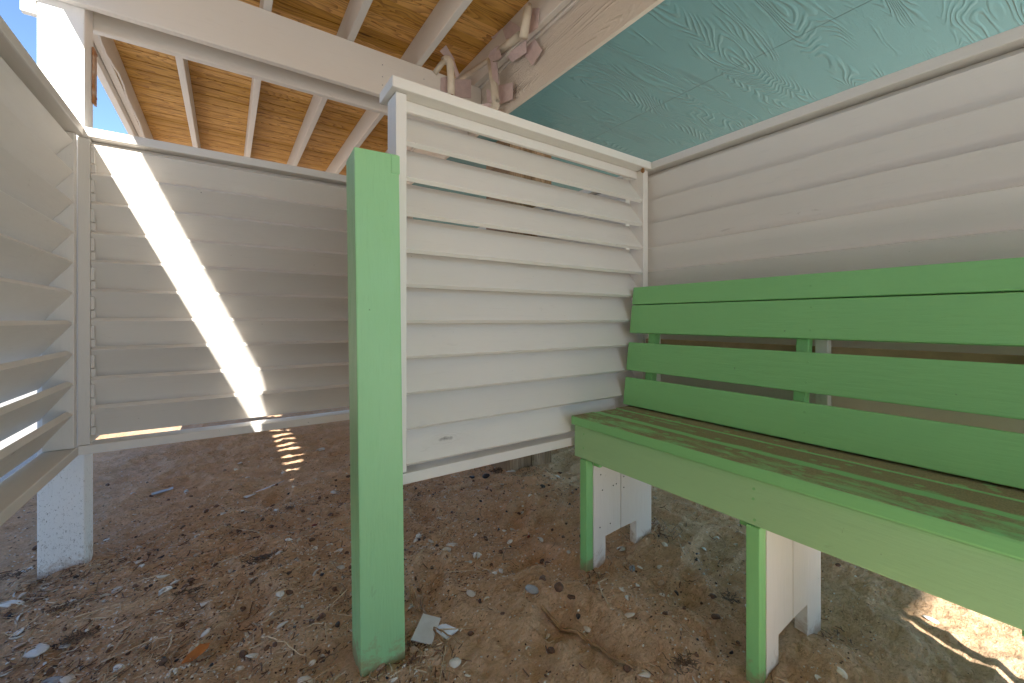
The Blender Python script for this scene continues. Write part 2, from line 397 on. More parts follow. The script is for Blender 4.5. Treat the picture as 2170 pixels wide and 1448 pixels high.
# yellow kerb blocks far out on the driveway
t = thing('parking_curb', 'segmented yellow parking curb seen far off through the lower gaps of the left louvred wall', 'curb', (-4.1, 14.6, 0.045), 0.0)
for i in range(7):
    bm = new_bm(); box(bm, (-1.9 + i * 0.62 - 0.29, -0.09, 0), (-1.9 + i * 0.62 + 0.29, 0.09, 0.14), 0.02); finish('block', bm, 'yellow', t)

# ------------------------------------------------------------------ louvred walls
def louvre(label, org, rz, L, kind='out', tops=None, n=10, pitch=0.124, w=0.166, th=36, caps=True, z_cap=0.764, left_post=True, right_post=True, nz=0.0, cap_ext=(0.02, 0.0), slat_in=(0.038, 0.038), t=0.024, teeth=False):
    """local x runs along the wall, y=0 is the face towards the camera, y>0 away"""
    T = thing('louvered_wall', label, 'louvered wall', (org[0], org[1], 0), rz)
    zc = H + z_cap
    part('cap_rail', 'wx', T, (-cap_ext[0], -0.022, zc), (L + cap_ext[1], 0.122, zc + 0.038), 0.005)
    part('header', 'wx', T, (slat_in[0], 0.040, zc - (0.080 if kind == 'out' else 0.040)), (L - slat_in[1], 0.058, zc - 0.001), 0.002)
    part('sill', 'wx', T, (-0.004, -0.004, H - 0.567), (L + 0.004, 0.094, H - 0.529), 0.004)
    for x0, ok in ((0, left_post), (L - 0.038, right_post)):
        if ok:
            bm = new_bm(); box(bm, (x0, 0, H - 0.527), (x0 + 0.038, 0.09, zc - 0.002), 0.003)
            # notched fillet strip that carries the slat ends
            xf = (x0 + 0.0385, x0 + 0.050) if x0 == 0 else (x0 - 0.0125, x0 - 0.0005)
            if teeth:
                for k in range(n):
                    zt = tops + H - k * pitch
                    box(bm, (xf[0], 0.006, zt - 0.075), (xf[1], 0.022, zt - 0.022), 0.001)
                    box(bm, (xf[0], 0.012, zt - 0.112), (xf[0] + 0.014, 0.026, zt - 0.080), 0.001)
            finish('upright', bm, 'wz', T)
    a = math.radians(th)
    a0 = a
    for k in range(n):
        a = a0 + math.radians(rnd.uniform(-.9, .9) if th > 20 else rnd.uniform(-.2, .2))
        zt = H + tops - k * pitch + rnd.uniform(-.002, .002)
        bm = new_bm()
        # cross-section in (y, z)
        if kind == 'out':   # upper edge towards the camera
            e = Vector((math.sin(a), -math.cos(a)))
        else:               # lower edge towards the camera
            e = Vector((math.sin(a), math.cos(a)))
        nrm = Vector((-e.y, e.x)) if kind == 'out' else Vector((e.y, -e.x))
        ff = Vector((0.002, zt))
        nrm = nrm if nrm.x > 0 else -nrm
        P = [ff, ff + e * w, ff + e * w + nrm * t, ff + nrm * t]
        j = rnd.uniform(-.0015, .0015)
        prism(bm, [(p.x + j, p.y) for p in P], slat_in[0] + 0.001, L - slat_in[1] - 0.001, 'x', 0.0016)
        finish('slat', bm, 'wx', T)
    return T

# far left stall wall (faces the camera), long wall on the left, partition by the bench, right-hand wall
louvre('weathered white louvered wall across the back of the left stall with a diagonal strip of sunlight on it', (-0.512, 2.45), 0, 1.46, 'out', 0.737, teeth=True, cap_ext=(0.0, 0.02))
louvre('white louvered wall at the far left edge, knotty slats seen steeply from the side', (-0.512, 0.12), math.pi / 2, 2.326, 'out', 0.727, cap_ext=(0, 0.0))
louvre('cream louvered partition between the green post and the bench end, slats tipped toward the camera', (0.474, 1.385), 0, 1.34, 'in', 0.617, w=0.162, th=36, t=0.019, z_cap=0.777, slat_in=(0.038, 0.030), cap_ext=(0.02, 0.142))
louvre('long cream louvered wall rising behind the green bench', (1.834, 1.47), -math.pi / 2, 1.62, 'out', 0.747, z_cap=0.777, left_post=False, th=16, w=0.146, t=0.021, slat_in=(0.0005, 0.038), cap_ext=(-0.1085, 0.02))
# neighbours that share the line of the left and the right wall
louvre('outer louvered wall beyond the white corner post, hidden behind the sunlit wall', (-0.512, 2.70), math.pi / 2, 2.6, 'out', 0.727)
louvre('outer louvered wall on the far side of the partition, glimpsed through its top gaps', (1.834, 3.60), -math.pi / 2, 2.05, 'out', 0.747)

# ------------------------------------------------------------------ corner post, strap
T = thing('corner_post', 'square white timber post at the left corner, speckled with dark wear near the sand', 'post', (-0.57, 2.57, 0))
bm = new_bm(); box(bm, (-0.07, -0.07, -0.4), (0.07, 0.07, H + 1.56), 0.006); finish('shaft', bm, 'post_white', T)
bm = new_bm(); box(bm, (-0.115, -0.075, H + 1.245), (-0.071, -0.045, H + 1.31), 0.004); finish('cleat', bm, 'wx', T)
bm = new_bm(); box(bm, (0.0715, 0.035, H + 0.975), (0.080, 0.082, H + 1.225), 0.002)
tube(bm, [(0.078, 0.05, H + 1.00), (0.086, 0.05, H + 1.00)], 0.005, 8); tube(bm, [(0.078, 0.055, H + 1.20), (0.086, 0.055, H + 1.20)], 0.006, 8)
finish('metal_strap', bm, 'rust', T)

# clad timber column behind the partition
T = thing('timber_column', 'unpainted plank clad column standing in the sand behind the partition', 'column', (1.80, 2.53, 0))
for i in range(4):
    bm = new_bm(); x0 = -0.19 + i * 0.095
    box(bm, (x0, -0.16 + (i % 2) * 0.003, -0.4), (x0 + 0.092, -0.125, H + 1.29), 0.003); finish('plank', bm, 'raw', T)
bm = new_bm(); box(bm, (-0.188, -0.120, -0.4), (0.19, 0.16, H + 1.288), 0.004); finish('core', bm, 'raw', T)
bm = new_bm(); tube(bm, [(0.19, -0.10, 0.16), (0.235, -0.10, 0.16)], 0.016, 10); tube(bm, [(0.236, -0.10, 0.16), (0.262, -0.10, 0.16)], 0.028, 6); finish('bolt', bm, 'steel', T)

# ------------------------------------------------------------------ beam, deck, house
T = thing('support_beam', 'doubled cream timber beam crossing under the deck above the stall walls', 'beam', (0, 2.57, H + 1.325))
part('beam_board', 'wx', T, (-0.70, -0.112, 0), (1.436, -0.0735, 0.255), 0.006)
part('beam_board', 'wx', T, (-0.70, 0.0735, -0.004), (1.436, 0.112, 0.255), 0.006)
for x in (0.76, 1.02):
    for z in (0.06, 0.11, 0.18):
        bm = new_bm(); tube(bm, [(x, -0.1115, z), (x, -0.1135, z)], 0.0035, 8); finish('nail', bm, 'steel', T)

T = thing('upper_deck', 'raised deck overhead, golden pine boards on cream joists', 'deck', (0, 0, H))
ZJ0, ZJ1 = 1.582, 1.766
for i in range(7):
    u = -0.645 + i * 0.4085 if i else -0.607
    if u > 1.42: break
    j0 = u - 0.019
    part('joist', 'wy', T, (j0, -3.30, ZJ0), (j0 + 0.038, 7.0, ZJ1), 0.004)
part('ledger', 'wy', T, (1.385, -3.30, 1.60), (1.423, 7.0, ZJ1), 0.003)
part('rim_board', 'wy', T, (-0.668, -3.30, 1.525), (-0.630, 7.04, ZJ1 + 0.03), 0.004)
part('rim_board', 'wx', T, (-0.70, -3.345, 1.525), (1.424, -3.302, ZJ1 + 0.03), 0.004)
bm = new_bm()   # bead of sealant along the rim
pts = []
y = -1.0
while y < 6.9:
    pts.append((-0.578 + 0.006 * math.sin(y * 9) + rnd.uniform(-.003, .003), y, ZJ0 - 0.006 + 0.012 * math.sin(y * 5.3))); y += 0.06
tube(bm, pts, 0.006, 6); finish('cable', bm, 'wy', T, smooth=True)
bm = new_bm(); y = -3.345
while y < 7.05:
    g0 = 0.0055; y1 = y + 0.1425
    prism(bm, [(y + g0, ZJ1 + 0.001), (y1 - g0, ZJ1 + 0.001), (y1 - 0.0002, ZJ1 + 0.018), (y1 - 0.0002, ZJ1 + 0.030), (y + 0.0002, ZJ1 + 0.030), (y + 0.0002, ZJ1 + 0.018)], -0.629, 1.4228, 'x')
    y = y1
finish('decking', bm, 'deck', T)

T = thing('beach_house', 'underside of the raised house with teal wood grain soffit and cream fascia', 'house', (0, 0, H))
part('soffit', 'teal', T, (1.462, -3.0, 1.297), (9.0, 9.0, 1.33), 0.0)
part('fascia_board', 'fascia', T, (1.4385, -3.02, 1.290), (1.461, 9.0, 1.66), 0.003)
part('trim_batten', 'wy', T, (1.424, -3.02, 1.575), (1.4382, 9.0, 1.70), 0.002)
part('outer_wall', 'teal', T, (1.4625, -2.98, 1.332), (9.0, 9.0, 4.6), 0.0)

# unseen panels added to block sun, to the left of and behind the viewpoint
T = thing('sun_blocker', 'unseen tall white panels added to block the sun left of the viewpoint', 'wall', (-0.56, 0.28, 0))
part('panel', 'wz', T, (-0.03, -3.9, -0.2), (0.03, -0.18, H + 1.53), 0.004)
part('blocker_box', 'wx', T, (-5.0, -1.6, -0.2), (-0.70, -0.38, 3.42), 0.004)  # added box, shades the ground under and beyond the left wall
part('blocker_screen', 'wx', T, (-3.2, -0.24, -0.2), (-0.032, -0.19, 1.93), 0.004)  # added low screen, keeps sun off the left foreground

# ------------------------------------------------------------------ green post
gp = thing('bench_post', 'square green post in front of the partition end, rough paint on its left face', 'post', (0.405, 1.352, 0))
bm = new_bm()
bz = H + 0.520
box(bm, (-0.068, -0.070, -0.35), (0.068, 0.070, bz), 0.005)
box(bm, (0.042, -0.0725, bz - 0.062), (0.0695, -0.0655, bz - 0.004), 0.003)
finish('shaft', bm, 'gpost', gp)
gp.rotation_euler = (math.radians(-0.3), math.radians(-0.65), math.radians(-3.5))

# ------------------------------------------------------------------ bench
B = thing('bench', 'green painted plank bench with open back, blown sand on its seat, white panels under it', 'bench', (1.25, 0.40, 0))
bx, by = 1.25, 0.40
def bp(name, mat, a, b, bev=0.004):
    return part(name, mat, B, (a[0] - bx, a[1] - by, a[2]), (b[0] - bx, b[1] - by, b[2]), bev)
ZS = H - 0.424
V0, V1 = -0.50, 1.362
for i in range(3):
    bp('seat_board', 'seat', (1.252 + i * 0.1435, V0, ZS - 0.038), (1.252 + i * 0.1435 + 0.140, V1, ZS - (0.0 if i != 1 else 0.003)), 0.006)
bp('apron', 'glit', (1.2665, V0 + 0.004, ZS - 0.178), (1.298, V1 - 0.006, ZS - 0.040), 0.005)
# back rest boards, leaning
lean = math.atan2(0.08, 0.58)
def back_board(z0, z1):
    bm = new_bm(); M4 = Matrix.Translation((1.604 - bx, 0, ZS)) @ Matrix.Rotation(lean, 4, 'Y')
    box(bm, (0, V0 - by, z0), (0.036, V1 + 0.012 - by, z1), 0.005, M4); return finish('back_board', bm, 'gy', B)
back_board(0.008, 0.142); back_board(0.176, 0.314); back_board(0.361, 0.499); back_board(0.503, 0.590)
def leg_frame(v, cleat):
    """white two-board end panel with a notch, green front edge, bearer, back stays"""
    vv = v - by
    zt = ZS - 0.0385
    # front board / rear board with feet
    bm = new_bm()
    f = [(1.306 - bx, zt), (1.306 - bx, -0.3), (1.378 - bx, -0.3), (1.378 - bx, 0.125), (1.4785 - bx, 0.130), (1.4785 - bx, zt)]
    prism(bm, f, vv, vv + 0.038, 'y', 0.002); finish('leg', bm, 'legw', B)
    bm = new_bm()
    f = [(1.4825 - bx, zt), (1.4825 - bx, 0.130), (1.590 - bx, 0.136), (1.590 - bx, -0.3), (1.700 - bx, -0.3), (1.700 - bx, zt)]
    prism(bm, f, vv, vv + 0.038, 'y', 0.002); finish('leg', bm, 'legw', B)
    bp('leg_edge', 'legg', (1.264, v + 0.0015, -0.3), (1.3045, v + 0.0395, ZS - 0.180), 0.003)
    c0 = v - 0.040 if cleat < 0 else v + 0.040
    bp('bearer', 'wx', (1.318, c0, ZS - 0.205), (1.66, c0 + 0.036, ZS - 0.0395), 0.003)
    bp('bearer_end', 'gz', (1.3005, c0, ZS - 0.205), (1.3165, c0 + 0.036, ZS - 0.0395), 0.002)
    bm = new_bm(); M4 = Matrix.Translation((1.604 - bx, 0, ZS)) @ Matrix.Rotation(lean, 4, 'Y')
    box(bm, (0.0375, vv + (0.034 if cleat > 0 else -0.03), -0.17), (0.075, vv + (0.072 if cleat > 0 else 0.008), 0.585), 0.003, M4); finish('back_stay', bm, 'gz', B)
    bp('rear_stay', 'wz', (1.722, v - 0.012, 0.36), (1.758, v + 0.026, H + 0.12), 0.003)
leg_frame(1.278, -1); leg_frame(0.580, 1); leg_frame(0.030, 1); leg_frame(-0.46, 1)
for v in (0.60, 1.30):
    for z in (0.04, 0.11, 0.21, 0.28, 0.39, 0.47, 0.545):
        bm = new_bm(); M4 = Matrix.Translation((1.604 - bx, 0, ZS)) @ Matrix.Rotation(lean, 4, 'Y')
        q = M4 @ Vector((0.0002, v - by + rnd.uniform(-.006, .006), z)); tube(bm, [q, q + Vector((-0.0012, 0, 0))], 0.0042, 8); finish('screw', bm, 'gy', B)
bp('nailer', 'tan', (1.765, V0, H - 0.165), (1.79, V1, H - 0.098), 0.003)
# nail heads on the apron, the leg panels
for v, q in ((0.598, 0), (0.600, 1), (0.596, 3), (1.297, 0), (1.299, 2)):
    z = ZS - 0.07 - 0.030 * q
    bm = new_bm(); tube(bm, [(1.2670 - bx, v - by, z), (1.2652 - bx, v - by, z)], 0.004, 8); finish('nail', bm, 'gy', B)
for (u, z) in ((1.35, 0.40), (1.36, 0.33), (1.43, 0.335), (1.45, 0.338), (1.50, 0.36), (1.50, 0.31), (1.345, 0.17), (1.41, 0.17)):
    bm = new_bm(); tube(bm, [(u - bx, 1.2785 - by, z), (u - bx, 1.2768 - by, z)], 0.003, 8); finish('nail', bm, 'dark', B)

# split knot / chipped hole at the head of the partition
bm = new_bm()
r = bmesh.ops.create_icosphere(bm, subdivisions=2, radius=0.016)
for v in r['verts']: v.co = Vector((v.co.x * 0.6, v.co.y * 0.5, v.co.z * 1.0)) * (1 + rnd.uniform(-.25, .25))
pw = bpy.data.objects  # find the partition by its label
P_ = [o for o in pw if o.name.startswith('louvered_wall') and 'partition' in o['label'] and 'cream' in o['label']][0]
finish('split_knot', bm, 'splinter', P_, (1.34 - 0.048, -0.004, H + 0.768))

# ------------------------------------------------------------------ insulated pipes under the deck
def sheet(bm, c, ax, ay, sx, sy, t=0.003, curl=0.0, pts=None):
    """thin stiff tape flag with thickness; optional curl"""
    ax = Vector(ax).normalized(); ay = Vector(ay).normalized(); n = ax.cross(ay).normalized(); c = Vector(c)
    N = 6; g = []
    for s in (0, 1):
        for i in range(N + 1):
            for j in (0, 1):
                fx = (i / N - .5) * sx; d = curl * ((i / N - .5) * 2) ** 2
                g.append(bm.verts.new(c + ax * fx + ay * (j - .5) * sy + n * (d + s * t)))
    def q(s, i, j): return g[s * (N + 1) * 2 + i * 2 + j]
    for i in range(N):
        bm.faces.new([q(0, i, 0), q(0, i, 1), q(0, i + 1, 1), q(0, i + 1, 0)]); bm.faces.new([q(1, i, 0), q(1, i + 1, 0), q(1, i + 1, 1), q(1, i, 1)])
        for j in (0, 1): bm.faces.new([q(0, i, j), q(0, i + 1, j), q(1, i + 1, j), q(1, i, j)])
    for i in (0, N): bm.faces.new([q(0, i, 0), q(1, i, 0), q(1, i, 1), q(0, i, 1)])
def ray(px, py):
    xc = (px - 1085) / 880; zc = (677 - py) / 880
    return Vector((0.5665 + 0.824 * xc, 0.8240 - 0.5665 * xc, zc))
def on_v(px, py, v): r = ray(px, py); k = v / r.y; return Vector((r.x * k, v, H + r.z * k))
def on_u(px, py, u): r = ray(px, py); k = u / r.x; return Vector((u, r.y * k, H + r.z * k))
def arc(p, c, q, n=8):
    return [p * (1 - t) ** 2 + c * 2 * t * (1 - t) + q * t * t for t in [i / n for i in range(n + 1)]]

VB = 2.415   # just in front of the beam
def flag(T, o0, pts, plane, deps, t=0.0035):
    """stiff painted tape flag: outline on a plane with its own stand-off at every corner"""
    bm = new_bm(); f = on_v if plane == 'v' else on_u
    P = [f(px, py, d) - o0 for (px, py), d in zip(pts, deps)]
    n = (P[1] - P[0]).cross(P[2] - P[0]).normalized() * t
    c = sum(P, Vector()) / len(P) + n * 1.5
    A = [bm.verts.new(p) for p in P]; Bv = [bm.verts.new(p + n) for p in P]
    ca, cb = bm.verts.new(c), bm.verts.new(c + n)
    m = len(P)
    for i in range(m):
        j = (i + 1) % m
        bm.faces.new([A[i], A[j], ca]); bm.faces.new([Bv[j], Bv[i], cb]); bm.faces.new([A[j], A[i], Bv[i], Bv[j]])
    finish('tape_flag', bm, 'tape', T)
T = thing('insulated_pipe', 'short foam wrapped pipe bent over in front of the beam, copper end showing', 'pipe', tuple(on_v(957, 205, VB)))
o0 = Vector(T.location)
def rel(pts): return [p - o0 for p in pts]
bm = new_bm(); tube(bm, rel([on_v(956, 201, VB), on_v(956, 170, VB)] + arc(on_v(954, 140, VB), on_v(953, 119, VB), on_v(940, 130, VB + 0.01))), 0.024, 14)
finish('foam_sleeve', bm, 'foam', T, smooth=True)
bm = new_bm(); tube(bm, rel([on_v(944, 126, VB + .01), on_v(934, 138, VB + 0.015), on_v(921, 156, VB + 0.04)]), 0.017, 12); finish('foam_sleeve', bm, 'foam', T, smooth=True)
bm = new_bm(); tube(bm, rel([on_v(958, 216, VB), on_v(957, 200, VB)]), 0.010, 10); finish('copper_end', bm, 'copper', T, smooth=True)
k = VB + .035
flag(T, o0, [(964.6, 168), (998.4, 169), (998, 208), (963, 206.5)], 'v', [k, k + .005, k + .004, k])
flag(T, o0, [(934, 165), (948, 162.5), (948, 206.5), (933, 201)], 'v', [k + .004, k, k, k + .005])
flag(T, o0, [(932, 108.6), (945.2, 96), (963.7, 126.6), (943, 120)], 'v', [VB - .02, VB - .02, VB + .01, VB])
flag(T, o0, [(961, 124), (974, 160.7), (965.5, 166), (960, 136)], 'v', [VB, VB - .01, VB + .01, VB + .01])
flag(T, o0, [(969, 215), (978, 208), (979, 211), (971, 218)], 'v', [VB, VB - .03, VB - .02, VB])
UB = 1.378
T = thing('insulated_pipe', 'foam wrapped pipe running along the cream fascia, patched with square mauve tape flags', 'pipe', tuple(on_u(1045, 130, UB)))
o0 = Vector(T.location)
bm = new_bm(); tube(bm, rel([on_u(979, 166, UB), on_u(1040, 126, UB), on_u(1058, 112, UB)]), 0.018, 14); finish('foam_sleeve', bm, 'foam', T, smooth=True)
bm = new_bm(); tube(bm, rel([on_u(1060, 108, UB - 0.02), on_u(1102, 75, UB - 0.02)]), 0.022, 14); finish('foam_sleeve', bm, 'foam', T, smooth=True)
bm = new_bm(); tube(bm, rel([on_u(1109, 81, UB - 0.04), on_u(1119, 17, UB - 0.04)]), 0.024, 14); finish('foam_sleeve', bm, 'foam', T, smooth=True)
bm = new_bm(); tube(bm, rel([on_u(1119, 20, UB - 0.04), on_u(1123, 10, UB - 0.02)]), 0.010, 10); finish('pipe_end', bm, 'foam', T, smooth=True)
bm = new_bm(); tube(bm, rel([on_u(1040, 128, UB - .01), on_u(1045, 168, UB - .01), on_u(1049, 205, UB - .01)] + arc(on_u(1051, 215, UB - .01), on_u(1051, 234, UB - .01), on_u(1038, 235, UB - .01)) + [on_u(1024, 236, UB - .01)]), 0.024, 14); finish('foam_sleeve', bm, 'foam', T, smooth=True)
u = UB
for pts, deps in (
    ([(1026.6, 73.2), (1048, 48.8), (1064.8, 59.2), (1047, 83.5)], [u - .03, u - .03, u, u]),
    ([(1065, 62), (1081, 44), (1103, 58), (1100, 72), (1072, 83.5)], [u - .01] * 5),
    ([(1034.6, 120), (1040, 108), (1056, 97), (1063, 123), (1042, 132)], [u - .03, u - .045, u - .04, u - .045, u - .035]),
    ([(1072, 117.6), (1114.5, 86), (1115.4, 112), (1085, 132)], [u + .01, u + .0, u + .03, u + .03]),
    ([(1127, 72.7), (1148.6, 106), (1128, 139), (1111, 116.7)], [u + .05, u + .035, u + .04, u + .05]),
    ([(1126.6, 18), (1142.4, 17), (1138.8, 59), (1120, 72.7)], [u + .0, u - .01, u - .01, u]),
    ([(1039, 129), (1052.6, 133.8), (1057, 179.5), (1043.6, 167)], [u - .038] * 4),
    ([(1056, 181), (1086.7, 175), (1085.8, 210), (1058, 221.7)], [u + .045, u + .03, u + .03, u + .045]),
    ([(1031, 188.5), (1042, 194), (1042, 219), (1032, 218)], [u - .02, u, u, u - .02]),
    ([(1011, 224), (1033, 218), (1042, 224.4), (1024, 232.5)], [u - .07, u - .04, u - .03, u - .05]),
    ([(1058, 233), (1069, 248.6), (1047, 240.6)], [u, u + .01, u + .02])):
    flag(T, o0, pts, 'u', deps)

# ------------------------------------------------------------------ debris on the sand
def shell_mesh(name, mat, seed, ridged=True, broken=0.0):
    """one valve: a cupped fan with radial ribs and thickness"""
    R = random.Random(seed); bm = new_bm(); na, nr = 16, 5
    el = R.uniform(0.65, 0.95); dep = R.uniform(0.25, 0.42); cut = R.uniform(0.0, broken) * 6.28
    def surf(a, r, off):
        rib = 1 + (0.05 * math.cos(a * 14) if ridged else 0)
        x = r * math.sin(a) * el * rib; y = r * math.cos(a) * rib + 0.25 * r * r
        z = dep * (1 - r * r) * (1 + (0.05 * math.cos(a * 14) if ridged else 0)) + off
        return (x, y, z)
    span = 2 * math.pi - cut; layers = []
    closed = cut < 0.3
    if closed: span = 2 * math.pi
    A = na if closed else na + 1
    for off in (0, -0.07):
        c = bm.verts.new(surf(0, 0, off)); rings = []
        for j in range(1, nr + 1):
            rings.append([bm.verts.new(surf(span * i / na + 0.3, j / nr * (1 + (R.uniform(-.06, .06) if j == nr and off == 0 else 0)), off)) for i in range(A)])
        layers.append((c, rings))
        m = na
        for i in range(m):
            i2 = (i + 1) % A
            bm.faces.new([c, rings[0][i], rings[0][i2]])
            for j in range(nr - 1): bm.faces.new([rings[j][i], rings[j + 1][i], rings[j + 1][i2], rings[j][i2]])
    (c0, r0), (c1, r1) = layers
    for i in range(na):
        i2 = (i + 1) % A; bm.faces.new([r0[-1][i], r1[-1][i], r1[-1][i2], r0[-1][i2]])
    if not closed:
        for s in (0, A - 1):
            a, b = [c0] + [q[s] for q in r0], [c1] + [q[s] for q in r1]
            for j in range(nr): bm.faces.new([a[j], a[j + 1], b[j + 1], b[j]])
    bmesh.ops.recalc_face_normals(bm, faces=bm.faces)
    me = bpy.data.meshes.new(name); bm.to_mesh(me); bm.free(); me.materials.append(M[mat])
    for p in me.polygons: p.use_smooth = True
    return me
def stone_mesh(name, mat, seed, flat=0.6):
    R = random.Random(seed); bm = new_bm(); r = bmesh.ops.create_icosphere(bm, subdivisions=2, radius=1)
    d = [(Vector((R.gauss(0, 1), R.gauss(0, 1), R.gauss(0, 1))).normalized(), R.uniform(0.55, 0.9)) for _ in range(9)]
    e = R.uniform(0.6, 0.9)
    for v in bm.verts:
        for n, k in d:
            q = v.co.dot(n)
            if q > k: v.co -= n * (q - k)
        v.co = Vector((v.co.x, v.co.y * e, v.co.z * flat))
    me = bpy.data.meshes.new(name); bm.to_mesh(me); bm.free(); me.materials.append(M[mat]); return me
def reed_mesh(name, mat, seed, L=1.0, r=0.018, bend=0.5, fork=False):
    R = random.Random(seed); bm = new_bm(); pts = []; a = 0; p = Vector((-L / 2, 0, 0)); n = 12; curve = R.uniform(-bend, bend)
    for i in range(n + 1):
        pts.append(p.copy()); a += curve * 2 / n + R.uniform(-.12, .12) * bend
        p += Vector((math.cos(a), math.sin(a), R.uniform(-.1, .14) * 0.5)) * L / n
    tube(bm, pts, r, 6, 0.6, r * 0.35)
    if fork:
        q = pts[5]; tube(bm, [q, q + Vector((.12, .10, .03)) * L, q + Vector((.26, .14, .05)) * L], r * .6, 5, .6, r * .2)
    bmesh.ops.recalc_face_normals(bm, faces=bm.faces)
    me = bpy.data.meshes.new(name); bm.to_mesh(me); bm.free(); me.materials.append(M[mat])
    for q in me.polygons: q.use_smooth = True
    return me
def lay(name, me, x, y, s, rz=None, tilt=0.25, dz=0.0, flip=False, label=None, cat=None, group=None, R=rnd):
    o = bpy.data.objects.new(name, me); COL.objects.link(o)
    o.location = (x, y, ground_z(x, y) + dz); o.scale = (s, s, s) if not isinstance(s, tuple) else s
    o.rotation_euler = (R.uniform(-tilt, tilt) + (math.pi if flip else 0), R.uniform(-tilt, tilt), R.uniform(0, 6.28) if rz is None else rz)
    return tag(o, label, cat, group)
def at(px, py, z=0.0):
    k = (H - z) / ((py - 677) / 880); r = ray(px, py) ; return r.x * k, r.y * k
BLOCK = [(-.66, -.48, 2.48, 2.66), (.32, .49, 1.26, 1.44), (1.24, 1.75, 1.26, 1.33), (1.24, 1.75, .56, .66), (1.58, 2.02, 2.35, 2.72)]
def free(x, y, m=0.02): return not any(a - m < x < b + m and c - m < y < d + m for a, b, c, d in BLOCK)
def density(x, y):
    """more wrack along the drift line under the partition, clean sand near the right"""
    d = 0.30 + 0.9 * math.exp(-((y - 2.35 - 0.1 * x) / 0.55) ** 2) * (1 if x < 1.9 else 0.25)
    d += 0.5 * math.exp(-((y - 1.75) / 0.5) ** 2) * (x < 1.2)
    if x > 1.85: d *= 0.35
    if y > 3.2: d *= 0.7
    if 0.6 < x < 1.15 and 0.8 < y < 1.45: d *= 0.35
    return min(d, 1.2)
def spots(n, R, ylo=0.45, yhi=3.9):
    out = []
    while len(out) < n:
        # uniform in the wedge in front of the camera, denser near
        D = 1.05 + 3.0 * R.random() ** 1.25; xc = R.uniform(-1.22, 1.15)
        x = D * (0.5665 + 0.824 * xc); y = D * (0.824 - 0.5665 * xc)
        if not (-1.1 < x < 2.6 and ylo < y < yhi) or not free(x, y): continue
        if R.random() > density(x, y): continue
        out.append((x, y, D))
    return out
R = random.Random(11)
SW = [shell_mesh('white_shell', 'shell_w', i, True, 0.0) for i in range(3)] + [shell_mesh('white_shell_piece', 'shell_w', 20 + i, True, 0.6) for i in range(3)]
ST = [shell_mesh('tan_shell', 'shell_t', 40 + i, True, 0.3) for i in range(3)]
SG = [shell_mesh('grey_shell', 'shell_g', 50 + i, True, 0.3) for i in range(2)]
for i, (x, y, D) in enumerate(spots(280, R)):
    lay('seashell', R.choice(SW), x, y, R.choice((.008, .010, .013, .017, .021)), tilt=.5, dz=.001, flip=R.random() < .35, label='small white seashell or shell piece scattered on the brown sand', cat='seashell', group='small white shells scattered over the sand', R=R)
for i, (x, y, D) in enumerate(spots(170, R)):
    lay('tan_seashell', R.choice(ST), x, y, R.choice((.008, .010, .013, .018)), tilt=.5, dz=.001, flip=R.random() < .3, label='small tan seashell half sunk in the brown sand', cat='seashell', group='small tan shells scattered over the sand', R=R)
SB = [stone_mesh('brown_stone', 'stone_b', i) for i in range(4)]; SK = [stone_mesh('black_stone', 'stone_k', 10 + i, .45) for i in range(3)]
for i, (x, y, D) in enumerate(spots(290, R)):
    lay('brown_stone', R.choice(SB), x, y, R.choice((.006, .009, .012, .017)), tilt=.4, dz=.002, label='small dark brown pebble lying loose on the sand', cat='pebble', group='brown pebbles scattered over the sand', R=R)
for i, (x, y, D) in enumerate(spots(130, R)):
    lay('black_stone', R.choice(SK), x, y, R.uniform(.005, .014), tilt=.4, dz=.002, label='small black charred pebble lying loose on the sand', cat='pebble', group='black pebbles scattered over the sand', R=R)
RD = [reed_mesh('reed', 'reed', i, 1, .013, 1.0, i % 2 == 0) for i in range(5)] + [reed_mesh('reed_pale', 'reed_l', 9 + i, 1, .015, .9) for i in range(3)]
for i, (x, y, D) in enumerate(spots(260, R, yhi=2.8)):
    lay('dry_reed', R.choice(RD), x, y, R.uniform(.05, .20), tilt=.12, dz=.008, label='dry brown reed stalk lying among debris on the sand', cat='reed', group='dry reed stalks strewn over the sand', R=R)

# grit: thousands of chips nobody could count
bm = new_bm()
R2 = random.Random(5)
def chip(bm, x, y, s):
    z = ground_z(x, y) + s * 0.15; a = R2.uniform(0, 6.28); n = R2.randint(3, 5)
    tl = (R2.uniform(-.5, .5), R2.uniform(-.5, .5)); top = []; bot = []
    for i in range(n):
        q = a + i * 6.283 / n + R2.uniform(-.3, .3); r = s * R2.uniform(.6, 1.1)
        dx, dy = r * math.cos(q), r * math.sin(q) * .7
        zz = z + dx * tl[0] + dy * tl[1]
        top.append(bm.verts.new((x + dx, y + dy, zz + s * .22))); bot.append(bm.verts.new((x + dx, y + dy, zz - s * .2)))
    bm.faces.new(top)
    for i in range(n): bm.faces.new([bot[i], bot[(i + 1) % n], top[(i + 1) % n], top[i]])
gl = spots(15000, R2, yhi=4.4)
for x, y, D in gl[:9500]: chip(bm, x, y, R2.uniform(.0018, .0055))
o = finish('shell_grit', bm, 'shell_w'); tag(o, 'fine white shell grit sprinkled over the sand', 'shell grit', kind='stuff')
bm = new_bm()
for x, y, D in gl[9500:]: chip(bm, x, y, R2.uniform(.0018, .006))
o = finish('wood_grit', bm, 'stone_b'); tag(o, 'fine dark wood and stone crumbs sprinkled over the sand', 'debris', kind='stuff')

